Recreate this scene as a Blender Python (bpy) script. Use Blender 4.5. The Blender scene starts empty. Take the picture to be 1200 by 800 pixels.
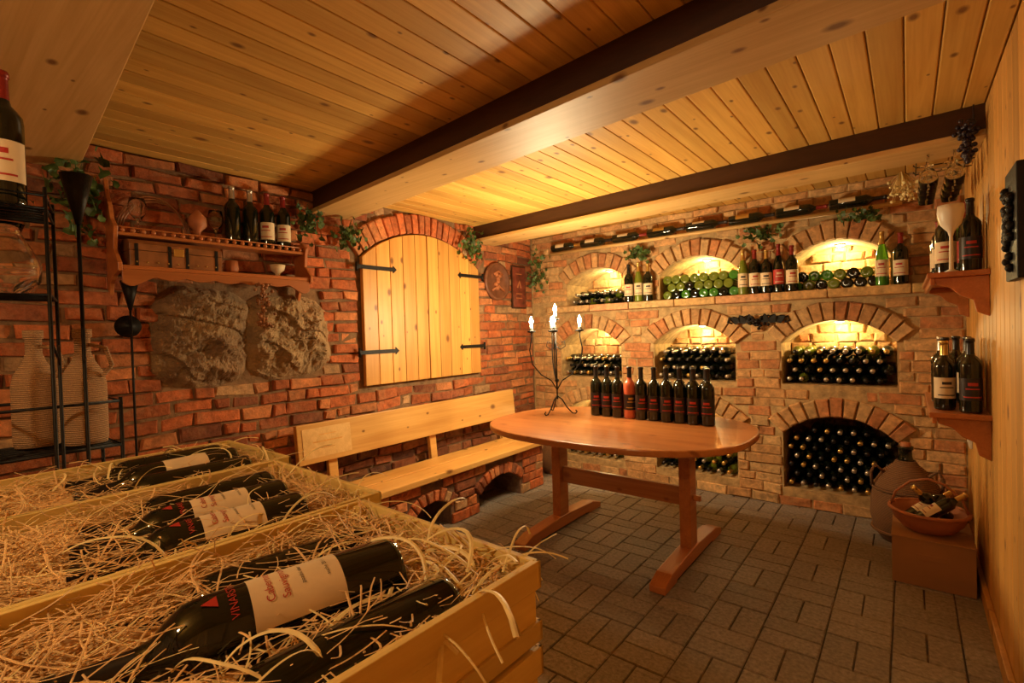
import bpy, math, random
from mathutils import Vector, Matrix, noise
random.seed(7)
R=random.random
def U(a,b): return a+(b-a)*R()
sc=bpy.context.scene
sc.view_settings.view_transform='Standard'

# ---------------------------------------------------------------- materials
def newmat(name):
    m=bpy.data.materials.new(name); m.use_nodes=True
    nt=m.node_tree; b=nt.nodes['Principled BSDF']
    return m,nt,b
def simple(name,col,rough=.5,metal=0,coat=0,emit=None,es=0,trans=0,bump=0,bscale=60,ior=1.5,var=0):
    m,nt,b=newmat(name)
    b.inputs['Base Color'].default_value=(*col,1); b.inputs['Roughness'].default_value=rough
    b.inputs['Metallic'].default_value=metal; b.inputs['Coat Weight'].default_value=coat
    b.inputs['Transmission Weight'].default_value=trans; b.inputs['IOR'].default_value=ior
    if emit: b.inputs['Emission Color'].default_value=(*emit,1); b.inputs['Emission Strength'].default_value=es
    if bump or var:
        tc=nt.nodes.new('ShaderNodeTexCoord'); n=nt.nodes.new('ShaderNodeTexNoise')
        n.inputs['Scale'].default_value=bscale; n.inputs['Detail'].default_value=6
        nt.links.new(tc.outputs['Object'],n.inputs['Vector'])
        if bump:
            bp=nt.nodes.new('ShaderNodeBump'); bp.inputs['Strength'].default_value=bump; bp.inputs['Distance'].default_value=.01
            nt.links.new(n.outputs['Fac'],bp.inputs['Height']); nt.links.new(bp.outputs['Normal'],b.inputs['Normal'])
        if var:
            cr=nt.nodes.new('ShaderNodeValToRGB')
            cr.color_ramp.elements[0].position=.3; cr.color_ramp.elements[1].position=.7
            cr.color_ramp.elements[0].color=(*[c*(1-var) for c in col],1)
            cr.color_ramp.elements[1].color=(*[min(1,c*(1+var)) for c in col],1)
            nt.links.new(n.outputs['Fac'],cr.inputs['Fac']); nt.links.new(cr.outputs['Color'],b.inputs['Base Color'])
    return m
def wood(name,c1,c2,axis='x',rough=.45,knots=True,coat=.0,dark=(.14,.042,.01)):
    m,nt,b=newmat(name); N=nt.nodes.new; L=nt.links.new
    b.inputs['Roughness'].default_value=rough; b.inputs['Coat Weight'].default_value=coat
    tc=N('ShaderNodeTexCoord'); at=N('ShaderNodeAttribute'); at.attribute_name='Col'
    sep=N('ShaderNodeSeparateColor'); L(at.outputs['Color'],sep.inputs[0])
    mul=N('ShaderNodeMath'); mul.operation='MULTIPLY'; mul.inputs[1].default_value=37; L(sep.outputs[1],mul.inputs[0])
    add=N('ShaderNodeVectorMath'); add.operation='ADD'; L(tc.outputs['Object'],add.inputs[0]); L(mul.outputs[0],add.inputs[1])
    def mp(al,ac):
        p=N('ShaderNodeMapping'); s=[ac,ac,ac]; s['xyz'.index(axis)]=al
        p.inputs['Scale'].default_value=s; L(add.outputs[0],p.inputs['Vector']); return p
    n1=N('ShaderNodeTexNoise'); n1.inputs['Scale'].default_value=1; n1.inputs['Detail'].default_value=4; n1.inputs['Distortion'].default_value=.8
    L(mp(1.2,22).outputs[0],n1.inputs['Vector'])
    n2=N('ShaderNodeTexNoise'); n2.inputs['Scale'].default_value=1; n2.inputs['Detail'].default_value=3
    L(mp(3,140).outputs[0],n2.inputs['Vector'])
    mx=N('ShaderNodeMix'); mx.inputs[0].default_value=.35; L(n1.outputs['Fac'],mx.inputs[2]); L(n2.outputs['Fac'],mx.inputs[3])
    cr=N('ShaderNodeValToRGB'); cr.color_ramp.elements[0].position=.33; cr.color_ramp.elements[1].position=.66
    cr.color_ramp.elements[0].color=(*c1,1); cr.color_ramp.elements[1].color=(*c2,1); L(mx.outputs[0],cr.inputs['Fac'])
    mr=N('ShaderNodeMapRange'); mr.inputs['To Min'].default_value=.76; mr.inputs['To Max'].default_value=1.16; L(sep.outputs[0],mr.inputs['Value'])
    sc_=N('ShaderNodeVectorMath'); sc_.operation='SCALE'; L(cr.outputs['Color'],sc_.inputs[0]); L(mr.outputs[0],sc_.inputs['Scale'])
    out=sc_.outputs[0]
    if knots:
        sx=N('ShaderNodeSeparateXYZ'); L(add.outputs[0],sx.inputs[0]); k='xyz'.index(axis); o=[i for i in range(3) if i!=k]
        ac=N('ShaderNodeMath'); ac.operation='ADD'; L(sx.outputs[o[0]],ac.inputs[0]); L(sx.outputs[o[1]],ac.inputs[1])
        m1=N('ShaderNodeMath'); m1.operation='MULTIPLY'; m1.inputs[1].default_value=3.6; L(sx.outputs[k],m1.inputs[0])
        m3=N('ShaderNodeMath'); m3.operation='MULTIPLY'; m3.inputs[1].default_value=6.0; L(ac.outputs[0],m3.inputs[0])
        cx=N('ShaderNodeCombineXYZ'); L(m1.outputs[0],cx.inputs[0]); L(m3.outputs[0],cx.inputs[1])
        v=N('ShaderNodeTexVoronoi'); v.voronoi_dimensions='2D'; v.inputs['Scale'].default_value=1; L(cx.outputs[0],v.inputs['Vector'])
        sv=N('ShaderNodeSeparateColor'); L(v.outputs['Color'],sv.inputs[0])
        rs=N('ShaderNodeMapRange'); rs.inputs['To Min'].default_value=.6; rs.inputs['To Max'].default_value=2.6; L(sv.outputs[0],rs.inputs['Value'])
        dm=N('ShaderNodeMath'); dm.operation='MULTIPLY'; L(v.outputs['Distance'],dm.inputs[0]); L(rs.outputs[0],dm.inputs[1])
        kr=N('ShaderNodeValToRGB'); kr.color_ramp.elements[0].position=.035; kr.color_ramp.elements[0].color=(.85,.85,.85,1)
        kr.color_ramp.elements[1].position=.09; kr.color_ramp.elements[1].color=(0,0,0,1); L(dm.outputs[0],kr.inputs['Fac'])
        m2=N('ShaderNodeMix'); m2.data_type='RGBA'; L(kr.outputs['Color'],m2.inputs[0]); L(out,m2.inputs[6]); m2.inputs[7].default_value=(*dark,1)
        out=m2.outputs[2]
    L(out,b.inputs['Base Color'])
    bp=N('ShaderNodeBump'); bp.inputs['Strength'].default_value=.15; bp.inputs['Distance'].default_value=.004
    L(mx.outputs[0],bp.inputs['Height']); L(bp.outputs['Normal'],b.inputs['Normal'])
    return m
def masonry(name,bump=.7,rough=.9,dust=(.45,.32,.2),dustamt=.5,s=28,lo=.5,n3s=6,dist=.012):
    m,nt,b=newmat(name); N=nt.nodes.new; L=nt.links.new
    b.inputs['Roughness'].default_value=rough
    tc=N('ShaderNodeTexCoord'); at=N('ShaderNodeAttribute'); at.attribute_name='Col'
    n=N('ShaderNodeTexNoise'); n.inputs['Scale'].default_value=s; n.inputs['Detail'].default_value=8; n.inputs['Roughness'].default_value=.65
    L(tc.outputs['Object'],n.inputs['Vector'])
    n3=N('ShaderNodeTexNoise'); n3.inputs['Scale'].default_value=n3s; n3.inputs['Detail'].default_value=8; n3.inputs['Roughness'].default_value=.7; L(tc.outputs['Object'],n3.inputs['Vector'])
    mr=N('ShaderNodeMapRange'); mr.inputs['From Min'].default_value=.3; mr.inputs['From Max'].default_value=.7
    mr.inputs['To Min'].default_value=.55; mr.inputs['To Max'].default_value=1.35; L(n.outputs['Fac'],mr.inputs['Value'])
    sc_=N('ShaderNodeVectorMath'); sc_.operation='SCALE'; L(at.outputs['Color'],sc_.inputs[0]); L(mr.outputs[0],sc_.inputs['Scale'])
    r2=N('ShaderNodeMapRange'); r2.inputs['From Min'].default_value=lo; r2.inputs['From Max'].default_value=lo+.2; r2.inputs['To Max'].default_value=dustamt
    L(n3.outputs['Fac'],r2.inputs['Value'])
    mx=N('ShaderNodeMix'); mx.data_type='RGBA'; L(r2.outputs[0],mx.inputs[0]); L(sc_.outputs[0],mx.inputs[6]); mx.inputs[7].default_value=(*dust,1)
    L(mx.outputs[2],b.inputs['Base Color'])
    bp=N('ShaderNodeBump'); bp.inputs['Strength'].default_value=bump; bp.inputs['Distance'].default_value=dist
    L(n.outputs['Fac'],bp.inputs['Height']); L(bp.outputs['Normal'],b.inputs['Normal'])
    return m
def wickermat(name,c1,c2,s=70):
    m,nt,b=newmat(name); N=nt.nodes.new; L=nt.links.new
    tc=N('ShaderNodeTexCoord'); w=N('ShaderNodeTexWave'); w.wave_type='BANDS'; w.bands_direction='Z'
    w.inputs['Scale'].default_value=s; w.inputs['Distortion'].default_value=2; w.inputs['Detail Scale'].default_value=8; L(tc.outputs['Object'],w.inputs['Vector'])
    cr=N('ShaderNodeValToRGB'); cr.color_ramp.elements[0].color=(*c1,1); cr.color_ramp.elements[1].color=(*c2,1)
    L(w.outputs['Fac'],cr.inputs['Fac']); L(cr.outputs['Color'],b.inputs['Base Color'])
    bp=N('ShaderNodeBump'); bp.inputs['Strength'].default_value=.8; bp.inputs['Distance'].default_value=.006
    L(w.outputs['Fac'],bp.inputs['Height']); L(bp.outputs['Normal'],b.inputs['Normal']); b.inputs['Roughness'].default_value=.7
    return m
brickm=masonry('red_brick',.9,.85,(.40,.20,.09),.6,26,.5,7)
brickb=masonry('tan_brick',.7,.9,(.60,.38,.17),.6)
mortarL=masonry('dark_mortar',1,.95,(.30,.17,.08),.8,18)
mortarB=masonry('light_mortar',1,.95,(.50,.32,.14),.6,18)
paver=masonry('concrete_paver',.35,.7,(.25,.20,.155),.5,60)
rockm=masonry('field_stone',1,.75,(.40,.26,.12),.85,11,.47,5,.03)
ceilw=wood('pine_ceiling',(.62,.32,.06),(.80,.49,.12),'y',.5)
beamw=wood('pine_beam_board',(.62,.37,.12),(.78,.51,.20),'x',.5)
darkw=wood('dark_beam',(.045,.016,.007),(.08,.03,.012),'x',.5,False)
shutw=wood('shutter_pine',(.60,.26,.05),(.76,.40,.095),'z',.45)
benchw=wood('bench_pine',(.62,.31,.075),(.76,.44,.13),'y',.4,coat=.15)
wallw=wood('panel_pine',(.56,.27,.055),(.72,.39,.10),'z',.5)
tablew=wood('table_cherry',(.42,.14,.038),(.58,.23,.068),'x',.3,True,coat=.4,dark=(.25,.07,.02))
tablewy=wood('table_cherry_y',(.38,.12,.03),(.52,.19,.05),'y',.35,False,coat=.3)
shelfw=wood('shelf_redwood',(.40,.12,.03),(.54,.18,.05),'y',.35,False,coat=.3)
cratew=wood('crate_veneer',(.68,.46,.13),(.82,.62,.21),'x',.6,False)
cratewy=wood('crate_veneer_y',(.68,.46,.13),(.82,.62,.21),'y',.6,False)
strawm=simple('straw',(.78,.50,.22),.55,var=.25,bscale=30)
strawl=simple('straw_ribbon',(.88,.70,.32),.5,var=.15,bscale=30)
iron=simple('wrought_iron',(.012,.010,.009),.5,.6,bump=.2,bscale=80)
glassd=simple('dark_bottle_glass',(.006,.008,.004),.06,coat=.3)
glassg=simple('green_bottle_glass',(.10,.36,.03),.12,trans=.5)
glassy=simple('olive_bottle_glass',(.22,.27,.025),.1,trans=.35)
glassr=simple('rose_bottle',(.55,.12,.06),.1)
clear=simple('clear_glass',(1,1,1),.02,trans=1,ior=1.45)
cream=simple('label_cream',(.76,.60,.38),.6,var=.08,bscale=20)
lblack=simple('label_black',(.02,.012,.012),.4)
lred=simple('label_red',(.45,.03,.02),.5)
lgold=simple('foil_gold',(.65,.42,.12),.3,.8)
fblack=simple('foil_black',(.015,.012,.012),.3,.2)
fred=simple('foil_red',(.25,.02,.015),.35,.2)
fsilver=simple('foil_silver',(.55,.50,.42),.3,.8)
wax=simple('candle_wax',(.85,.75,.55),.5,emit=(1,.7,.35),es=1.8)
flame=simple('candle_flame',(1,.8,.4),.5,emit=(1,.85,.5),es=250)
bulbm=simple('lamp_bulb',(1,.9,.6),.5,emit=(1,.85,.5),es=6)
ivym=simple('ivy_leaf',(.06,.11,.022),.5,var=.6,bscale=25)
grapem=simple('black_grape',(.02,.012,.025),.3)
terra=simple('terracotta',(.42,.14,.05),.6,var=.15,bscale=12)
cardb=simple('cardboard',(.34,.165,.06),.8,var=.12,bscale=5)
wick=wickermat('wicker',(.10,.04,.014),(.34,.16,.06),45)
wickl=wickermat('pale_wicker',(.42,.22,.10),(.72,.44,.23),60)
white=simple('white_plastic',(.75,.68,.55),.4)
leather=simple('chest_wood',(.26,.10,.035),.35,var=.4,bscale=15,coat=.2)
plaquem=simple('carved_plaque',(.18,.065,.03),.5,var=.3,bscale=20)
posterm=simple('poster_print',(.18,.04,.022),.5,var=.6,bscale=14)

# ---------------------------------------------------------------- builder
class MB:
    def __init__(s): s.v=[];s.f=[];s.m=[];s.c=[];s.s=[]
    def add(s,verts,faces,mat=0,col=(.5,.5,.5),smooth=False,M=None):
        o=len(s.v)
        for p in verts:
            p=Vector(p)
            if M is not None: p=M@p
            s.v.append(p[:])
        for f in faces:
            s.f.append([i+o for i in f]); s.m.append(mat); s.c.append(col); s.s.append(smooth)
    def box(s,x0,x1,y0,y1,z0,z1,mat=0,col=None,M=None):
        if col is None: col=(R(),R(),0)
        v=[(x,y,z) for x in(x0,x1) for y in(y0,y1) for z in(z0,z1)]
        s.add(v,[(0,1,3,2),(4,6,7,5),(0,4,5,1),(2,3,7,6),(0,2,6,4),(1,5,7,3)],mat,col,False,M)
    def lathe(s,prof,M=None,seg=20,mats=0,col=(.5,.5,.5),a0=0,a1=2*math.pi,smooth=True):
        full=abs(a1-a0-2*math.pi)<1e-6; n=seg if full else seg+1
        v=[]
        for r,z in prof:
            for i in range(n):
                a=a0+(a1-a0)*i/seg; v.append((r*math.cos(a),r*math.sin(a),z))
        base=len(s.v); s.add(v,[],0,col,False,M)
        for k in range(len(prof)-1):
            mt=mats[k] if isinstance(mats,(list,tuple)) else mats
            for i in range(seg):
                j=(i+1)%n
                s.f.append([base+k*n+i,base+k*n+j,base+(k+1)*n+j,base+(k+1)*n+i]); s.m.append(mt); s.c.append(col); s.s.append(smooth)
        if full:
            for k in (0,len(prof)-1):
                if prof[k][0]>1e-5:
                    s.f.append([base+k*n+i for i in range(n)]); s.m.append(mats[min(k,len(prof)-2)] if isinstance(mats,(list,tuple)) else mats); s.c.append(col); s.s.append(False)
    def tube(s,pts,r,seg=6,mat=0,col=(.5,.5,.5),M=None,flat=1):
        pts=[Vector(p) for p in pts]; n=len(pts); v=[]
        up=Vector((0,0,1)); prev=None
        for i,p in enumerate(pts):
            t=(pts[min(i+1,n-1)]-pts[max(i-1,0)])
            t=t.normalized() if t.length>1e-9 else Vector((0,0,1))
            if prev is None:
                a=t.cross(up)
                if a.length<.1: a=t.cross(Vector((1,0,0)))
            else: a=prev-t*prev.dot(t)
            if a.length<1e-6: a=t.orthogonal()
            a.normalize(); prev=a; b=t.cross(a)
            rr=r[i] if isinstance(r,(list,tuple)) else r
            for k in range(seg):
                an=2*math.pi*k/seg; v.append(p+a*rr*math.cos(an)+b*rr*flat*math.sin(an))
        f=[(i*seg+k,i*seg+(k+1)%seg,(i+1)*seg+(k+1)%seg,(i+1)*seg+k) for i in range(n-1) for k in range(seg)]
        f+= [tuple(range(seg)),tuple((n-1)*seg+k for k in range(seg))]
        s.add(v,f,mat,col,seg>4,M)
    def sphere(s,c,r,mat=0,col=(.5,.5,.5),seg=10,sz=1):
        prof=[(r*math.sin(math.pi*i/(seg//2+1)),-r*sz*math.cos(math.pi*i/(seg//2+1))) for i in range(seg//2+2)]
        s.lathe(prof,Matrix.Translation(c),seg,mat,col)
    def prism(s,poly,fn,d0,d1,mat=0,col=None):
        if col is None: col=(R(),R(),0)
        n=len(poly); v=[fn(a,b,d0) for a,b in poly]+[fn(a,b,d1) for a,b in poly]
        f=[tuple(range(n)),tuple(range(n,2*n))]+[(i,(i+1)%n,n+(i+1)%n,n+i) for i in range(n)]
        s.add(v,f,mat,col)
    def brick(s,q,fn,top,base,ch,mat,col,jit=0):
        cx=sum(p[0] for p in q)/4; cy=sum(p[1] for p in q)/4
        q=[(p[0]+U(-jit,jit),p[1]+U(-jit,jit)) for p in q]
        inn=[]
        for p in q:
            dx,dy=cx-p[0],cy-p[1]; l=max(1e-6,math.hypot(dx,dy))
            k=min(.45,ch*1.5/l); inn.append((p[0]+dx*k,p[1]+dy*k))
        v=[fn(a,b,base) for a,b in q]+[fn(a,b,top-ch*U(.8,1.4)) for a,b in q]+[fn(a,b,top+U(-jit,jit)) for a,b in inn]
        f=[(8,9,10,11)]
        for i in range(4):
            j=(i+1)%4; f+= [(i,j,4+j,4+i),(4+i,4+j,8+j,8+i)]
        s.add(v,f,mat,col)
    def mesh(s,name,mats):
        me=bpy.data.meshes.new(name); me.from_pydata(s.v,[],s.f)
        for m in mats: me.materials.append(m)
        me.polygons.foreach_set('material_index',s.m); me.polygons.foreach_set('use_smooth',s.s)
        ca=me.color_attributes.new('Col','FLOAT_COLOR','CORNER'); buf=[]
        for p,c in zip(s.f,s.c): buf+= [c[0],c[1],c[2],1]*len(p)
        ca.data.foreach_set('color',buf); me.update(); return me
    def obj(s,name,mats,bevel=0,parent=None,fixn=True):
        me=s.mesh(name,mats if isinstance(mats,list) else [mats])
        if fixn:
            import bmesh
            bm=bmesh.new(); bm.from_mesh(me); bmesh.ops.recalc_face_normals(bm,faces=bm.faces); bm.to_mesh(me); bm.free()
        o=bpy.data.objects.new(name,me); sc.collection.objects.link(o)
        if bevel:
            b=o.modifiers.new('b','BEVEL'); b.width=bevel; b.segments=2; b.limit_method='ANGLE'
        if parent: o.parent=parent
        return o
def inst(name,me,loc,rot=(0,0,0),M=None):
    o=bpy.data.objects.new(name,me); sc.collection.objects.link(o)
    if M is not None: o.matrix_world=M
    else: o.location=loc; o.rotation_euler=rot
    return o
T=Matrix.Translation
def Rz(a): return Matrix.Rotation(a,4,'Z')
def axisM(base,d,front=Vector((0,0,1)),roll=0):
    n=Vector(d).normalized(); u=(front-n*front.dot(n))
    if u.length<1e-4: u=n.orthogonal()
    u.normalize(); y=-u; x=y.cross(n)
    m=Matrix((x,y,n)).transposed().to_4x4()
    return T(base)@m@Rz(roll)

# ---------------------------------------------------------------- dims
W=3.08; L=3.85; H=2.14; Y0=-1.7
CAM=Vector((2.82,0,1.25))

class Arch:
    def __init__(s,cx,hw,zb,zs,za,t):
        s.cx,s.hw,s.zb,s.zs,s.za,s.t=cx,hw,zb,zs,za,t
        rise=za-zs; s.R=(hw*hw+rise*rise)/(2*rise); s.zc=za-s.R; s.phi=math.asin(min(1,hw/s.R))
    def half(s,z):
        if z<s.zb: return 0
        if z<=s.zs: return s.hw
        q=(s.R+s.t)**2-(z-s.zc)**2
        if q<=0: return 0
        return min(math.sqrt(q),(z-s.zc)*math.tan(s.phi) if s.phi<1.5 else 9)
    def block(s,z0,z1):
        h=max(s.half(z0+(z1-z0)*i/4) for i in range(5))
        return (s.cx-h-.006,s.cx+h+.006) if h>0 else None
    def inner(s,z):
        if z<=s.zs: return s.hw
        q=s.R**2-(z-s.zc)**2
        return math.sqrt(q) if q>0 else 0
    def outline(s,n=16,grow=0):
        p=[(s.cx-s.hw,s.zb),(s.cx+s.hw,s.zb)]
        for i in range(n+1):
            a=s.phi-2*s.phi*i/n; p.append((s.cx+s.R*math.sin(a),s.zc+s.R*math.cos(a)))
        return p
    def ring(s,mb,fn,top,mat,colf,bw=.07):
        n=max(5,int(2*s.phi*(s.R+s.t*.5)/bw)); g=.004/s.R
        for i in range(n):
            a0=-s.phi+2*s.phi*i/n+g; a1=-s.phi+2*s.phi*(i+1)/n-g
            r0=s.R+.002; r1=s.R+s.t+U(-.012,.006)
            q=[(s.cx+r*math.sin(a),s.zc+r*math.cos(a)) for r,a in((r0,a0),(r0,a1),(r1,a1),(r1,a0))]
            mb.brick(q,fn,top+U(-.004,.006),-.015,.006,mat,colf(0),.003)
def lay(mb,a0,a1,b0,b1,holes,fn,bw,bh,gap,mat,colf,top=.012,jit=.003,var=.008):
    z=b0
    while z<b1-.015:
        h=bh*U(.85,1.12); z1=min(z+h,b1)
        iv=[(a0,a1)]
        for ho in holes:
            bl=ho(z,z1)
            if not bl: continue
            nv=[]
            for l,r in iv:
                if bl[1]<=l or bl[0]>=r: nv.append((l,r)); continue
                if bl[0]>l: nv.append((l,bl[0]))
                if bl[1]<r: nv.append((bl[1],r))
            iv=nv
        for l,r in iv:
            x=l; first=True
            while x<r-.02:
                w=bw*U(.75,1.15)*(U(.4,1) if first else 1); first=False
                if R()<.2: w*=.5
                if r-(x+w)<bw*.35: w=r-x
                e=min(x+w,r); gg=gap*U(.7,1.5)
                mb.brick([(x+gg,z+gg),(e-gg,z+gg),(e-gg,z1-gg),(x+gg,z1-gg)],fn,top+U(-var,var),-.02,.006,mat,colf(z),jit)
                x=e
        z=z1
def rect(l,r,zb,zt): return lambda z0,z1:(l,r) if (z1>zb+.01 and z0<zt-.01) else None

def setcol(o,c):
    ca=o.data.color_attributes.get('Col')
    if ca is None: ca=o.data.color_attributes.new('Col','FLOAT_COLOR','CORNER')
    ca.data.foreach_set('color',[*c,1]*len(ca.data))
def boolcut(slab,cutmb,c):
    cut=cutmb.obj('cutter',mortarB)
    m=slab.modifiers.new('b','BOOLEAN'); m.operation='DIFFERENCE'; m.object=cut; m.solver='EXACT'
    dg=bpy.context.evaluated_depsgraph_get(); dg.update()
    me=bpy.data.meshes.new_from_object(slab.evaluated_get(dg)); slab.modifiers.clear(); slab.data=me
    bpy.data.objects.remove(cut); setcol(slab,c)
    return slab

# ---------------------------------------------------------------- back wall
def redcol(z=0):
    k=U(.7,1.25); t=R()
    c=(.47,.125,.038) if t<.55 else ((.55,.20,.07) if t<.82 else (.26,.075,.03))
    if t>.94: c=(.46,.27,.13)
    return tuple(x*k for x in c)
def tancol(z=0):
    k=U(.85,1.15); t=R()
    c=(.58,.31,.125) if t<.5 else ((.62,.38,.17) if t<.8 else (.52,.21,.08))
    return tuple(x*k for x in c)
fb=lambda a,b,d:(a,L-d,b)
fl=lambda a,b,d:(d,a,b)
def flw(a,b,d):
    return (d+.010*noise.noise(Vector((a*2.3,b*2.3,3)))*(1 if d>0 else 0),a+.012*noise.noise(Vector((a*4,b*4,0))),b+.016*noise.noise(Vector((a*3,b*3,9))))
def fbw(a,b,d):
    return (a+.006*noise.noise(Vector((a*4,b*4,20))),L-d,b+.008*noise.noise(Vector((a*4,b*3,29))))
niches={}
for row,(zb,zs,za,xs) in {1:(1.475,1.67,1.795,[(.40,1.0),(1.27,1.86),(2.18,2.74)]),
                       2:(.84,1.12,1.27,[(.32,.92),(1.21,1.83),(2.13,2.765)]),
                       3:(.12,.50,.635,[(.34,.92),(1.21,1.83),(2.13,2.765)])}.items():
    for i,(l,r) in enumerate(xs): niches[(row,i)]=Arch((l+r)/2,(r-l)/2,zb,zs,za,.125)
mb=MB(); mb.box(-.2,W+.2,L,L+.5,-.05,H+.1,0,(.36,.25,.16)); slab=mb.obj('wall_back',[mortarB,brickb])
cm=MB()
for a in niches.values(): cm.prism(a.outline(),fb,.05,-.38)
boolcut(slab,cm,(.50,.33,.15))
mb=MB()
lay(mb,0.01,W-.005,0,H,[a.block for a in niches.values()]+[rect(-1,4,1.415,1.47)],fbw,.20,.066,.0035,0,tancol,jit=.004)
for a in niches.values(): a.ring(mb,fb,.03,0,tancol,.068)
for a in niches.values():
    z=a.zb
    while z<a.za-.01:
        z1=min(z+U(.05,.09),a.za); hw=a.inner(z1-.005); x=a.cx-hw
        while x<a.cx+hw-.01:
            e=min(x+U(.07,.16),a.cx+hw)
            mb.brick([(x+.003,z+.003),(e-.003,z+.003),(e-.003,z1-.003),(x+.003,z1-.003)],fb,-.365+U(0,.02),-.385,.01,0,tancol(),.006); x=e
        z=z1
br=mb.obj('bricks',brickb,parent=slab)
mb=MB(); x=.25
while x<3.0:
    e=min(x+U(.3,.45),3.04)
    if 3.04-e<.15: e=3.04
    mb.box(x+.002,e-.002,L-.13,L-.002,1.415,1.47,0,tuple(c*U(.85,1.15) for c in(.58,.34,.15))); x=e
mb.obj('stone_ledge',brickb,bevel=.008)

# ---------------------------------------------------------------- left wall
mb=MB(); mb.box(-.3,0,Y0-.2,L,-.05,H+.1,0,(.24,.135,.065)); wl=mb.obj('wall_left',mortarL)
win=Arch(2.485,.575,.92,1.78,1.995,.14)
mb=MB()
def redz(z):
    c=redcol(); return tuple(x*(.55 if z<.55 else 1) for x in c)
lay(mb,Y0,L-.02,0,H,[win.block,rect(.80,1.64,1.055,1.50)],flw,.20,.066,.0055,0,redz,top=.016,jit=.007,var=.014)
win.ring(mb,fl,.035,0,lambda z:tuple(x*1.2 for x in redcol()),.06)
mb.obj('bricks',brickm,parent=wl)
def rock(mb,y0,y1,z0,z1,seed,col):
    n=64; v=[]
    for i in range(n+1):
        for j in range(n+1):
            a=i/n*2-1;b=j/n*2-1
            e=max(abs(a),abs(b)); rr=(abs(a)**3.2+abs(b)**3.2)**(1/3.2)
            k=e/rr if rr>1e-6 else 1
            aa,bb=a*k,b*k
            ang=math.atan2(bb,aa)
            g=1+.10*noise.noise(Vector((math.cos(ang)*1.8+seed,math.sin(ang)*1.8,seed)))+.05*noise.noise(Vector((math.cos(ang)*5+seed,math.sin(ang)*5,seed)))
            Y=(y0+y1)/2+aa*(y1-y0)/2*1.08*g; Z=(z0+z1)/2+bb*(z1-z0)/2*1.08*g
            f=1-e**4
            rid=1-abs(noise.noise(Vector((Y*4+seed,Z*7,seed))))*2
            h=.075*(1-e**3)+f*(.035*rid+.045*noise.fractal(Vector((Y*9+seed,Z*9,seed)),.8,2.2,6))-.01
            h+=f*.02*(math.floor((Z*5+Y*2+.6*noise.noise(Vector((Y*5,Z*5,seed))))%1*2))
            v.append((h,Y,Z))
    f=[(i*(n+1)+j,(i+1)*(n+1)+j,(i+1)*(n+1)+j+1,i*(n+1)+j+1) for i in range(n) for j in range(n)]
    mb.add(v,f,0,col,False)
mb=MB(); rock(mb,.75,1.21,1.03,1.52,3.1,(.27,.165,.085)); rock(mb,1.18,1.69,1.03,1.50,8.7,(.34,.22,.11)); mb.obj('field_stones',rockm,parent=wl,fixn=False)

# shutters
sh=bpy.data.objects.new('window_shutters',None); sc.collection.objects.link(sh)
mb=MB(); n=10; y=1.925; w=(3.045-1.925)/n
sa=Arch(2.485,.56,.93,1.775,1.985,.1)
def topz(Y):
    d=Y-sa.cx; return sa.zc+math.sqrt(max(0,sa.R**2-d*d))
for i in range(n):
    a=y+i*w+.002; b=y+(i+1)*w-.002
    if i==5: a+=.005
    poly=[(a,.93),(b,.93)]+[(b+(a-b)*k/4,topz(b+(a-b)*k/4)) for k in range(5)]
    mb.prism(poly,fl,.012,.045)
mb.obj('boards',shutw,bevel=.003,parent=sh)
mb=MB()
for (ya,yb,z) in((1.88,2.17,1.71),(1.88,2.17,1.15),(3.09,2.83,1.72),(3.09,2.83,1.15)):
    s=1 if yb>ya else -1
    mb.box(.046,.052,min(ya,yb),max(ya,yb),z-.013,z+.013)
    mb.prism([(yb,z-.025),(yb+s*.03,z),(yb,z+.025)],fl,.046,.052)
    mb.tube([(.05,ya,z-.03),(.05,ya,z+.03)],.009,8)
mb.obj('strap_hinges',iron,parent=sh)

# ---------------------------------------------------------------- right wall, front wall
mb=MB(); mb.box(W+.02,W+.2,Y0-.2,L+.2,-.05,H+.1,0,(0,.3,0)); y=Y0
while y<L:
    e=min(y+.105,L); mb.box(W,W+.022,y+.003,e-.003,0,H,0); y=e
mb.obj('wall_right',wallw,bevel=.004)
mb=MB(); mb.box(-.2,W+.2,Y0-.2,Y0,-.05,H+.1,0,(.34,.2,.12)); mb.obj('wall_front',mortarB)
mb=MB(); mb.box(W-.02,W-.001,Y0,L-.14,0,.07); mb.obj('baseboard_right',wallw,bevel=.003)

# ---------------------------------------------------------------- floor
mb=MB(); mb.box(-.2,W+.2,Y0-.2,L+.4,-.1,-.006,1,(.05,.04,.03))
ff=lambda a,b,d:(a,b,d)
s=.212
for i in range(int(W/s)+1):
    for j in range(int((L-Y0)/s)+1):
        x=i*s;y=Y0+j*s
        for k in range(2):
            if (i+j)%2: q=(x,x+s,y+k*s/2,y+(k+1)*s/2)
            else: q=(x+k*s/2,x+(k+1)*s/2,y,y+s)
            x0,x1,y0,y1=q; x1=min(x1,W); y1=min(y1,L)
            if x1-x0<.02 or y1-y0<.02: continue
            g=.0025; k_=U(.85,1.12); c=(.26*k_,.215*k_,.175*k_)
            mb.brick([(x0+g,y0+g),(x1-g,y0+g),(x1-g,y1-g),(x0+g,y1-g)],ff,U(-.001,0),-.02,.0035,0,c,.0006)
mb.obj('floor',[paver,mortarL])

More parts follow.
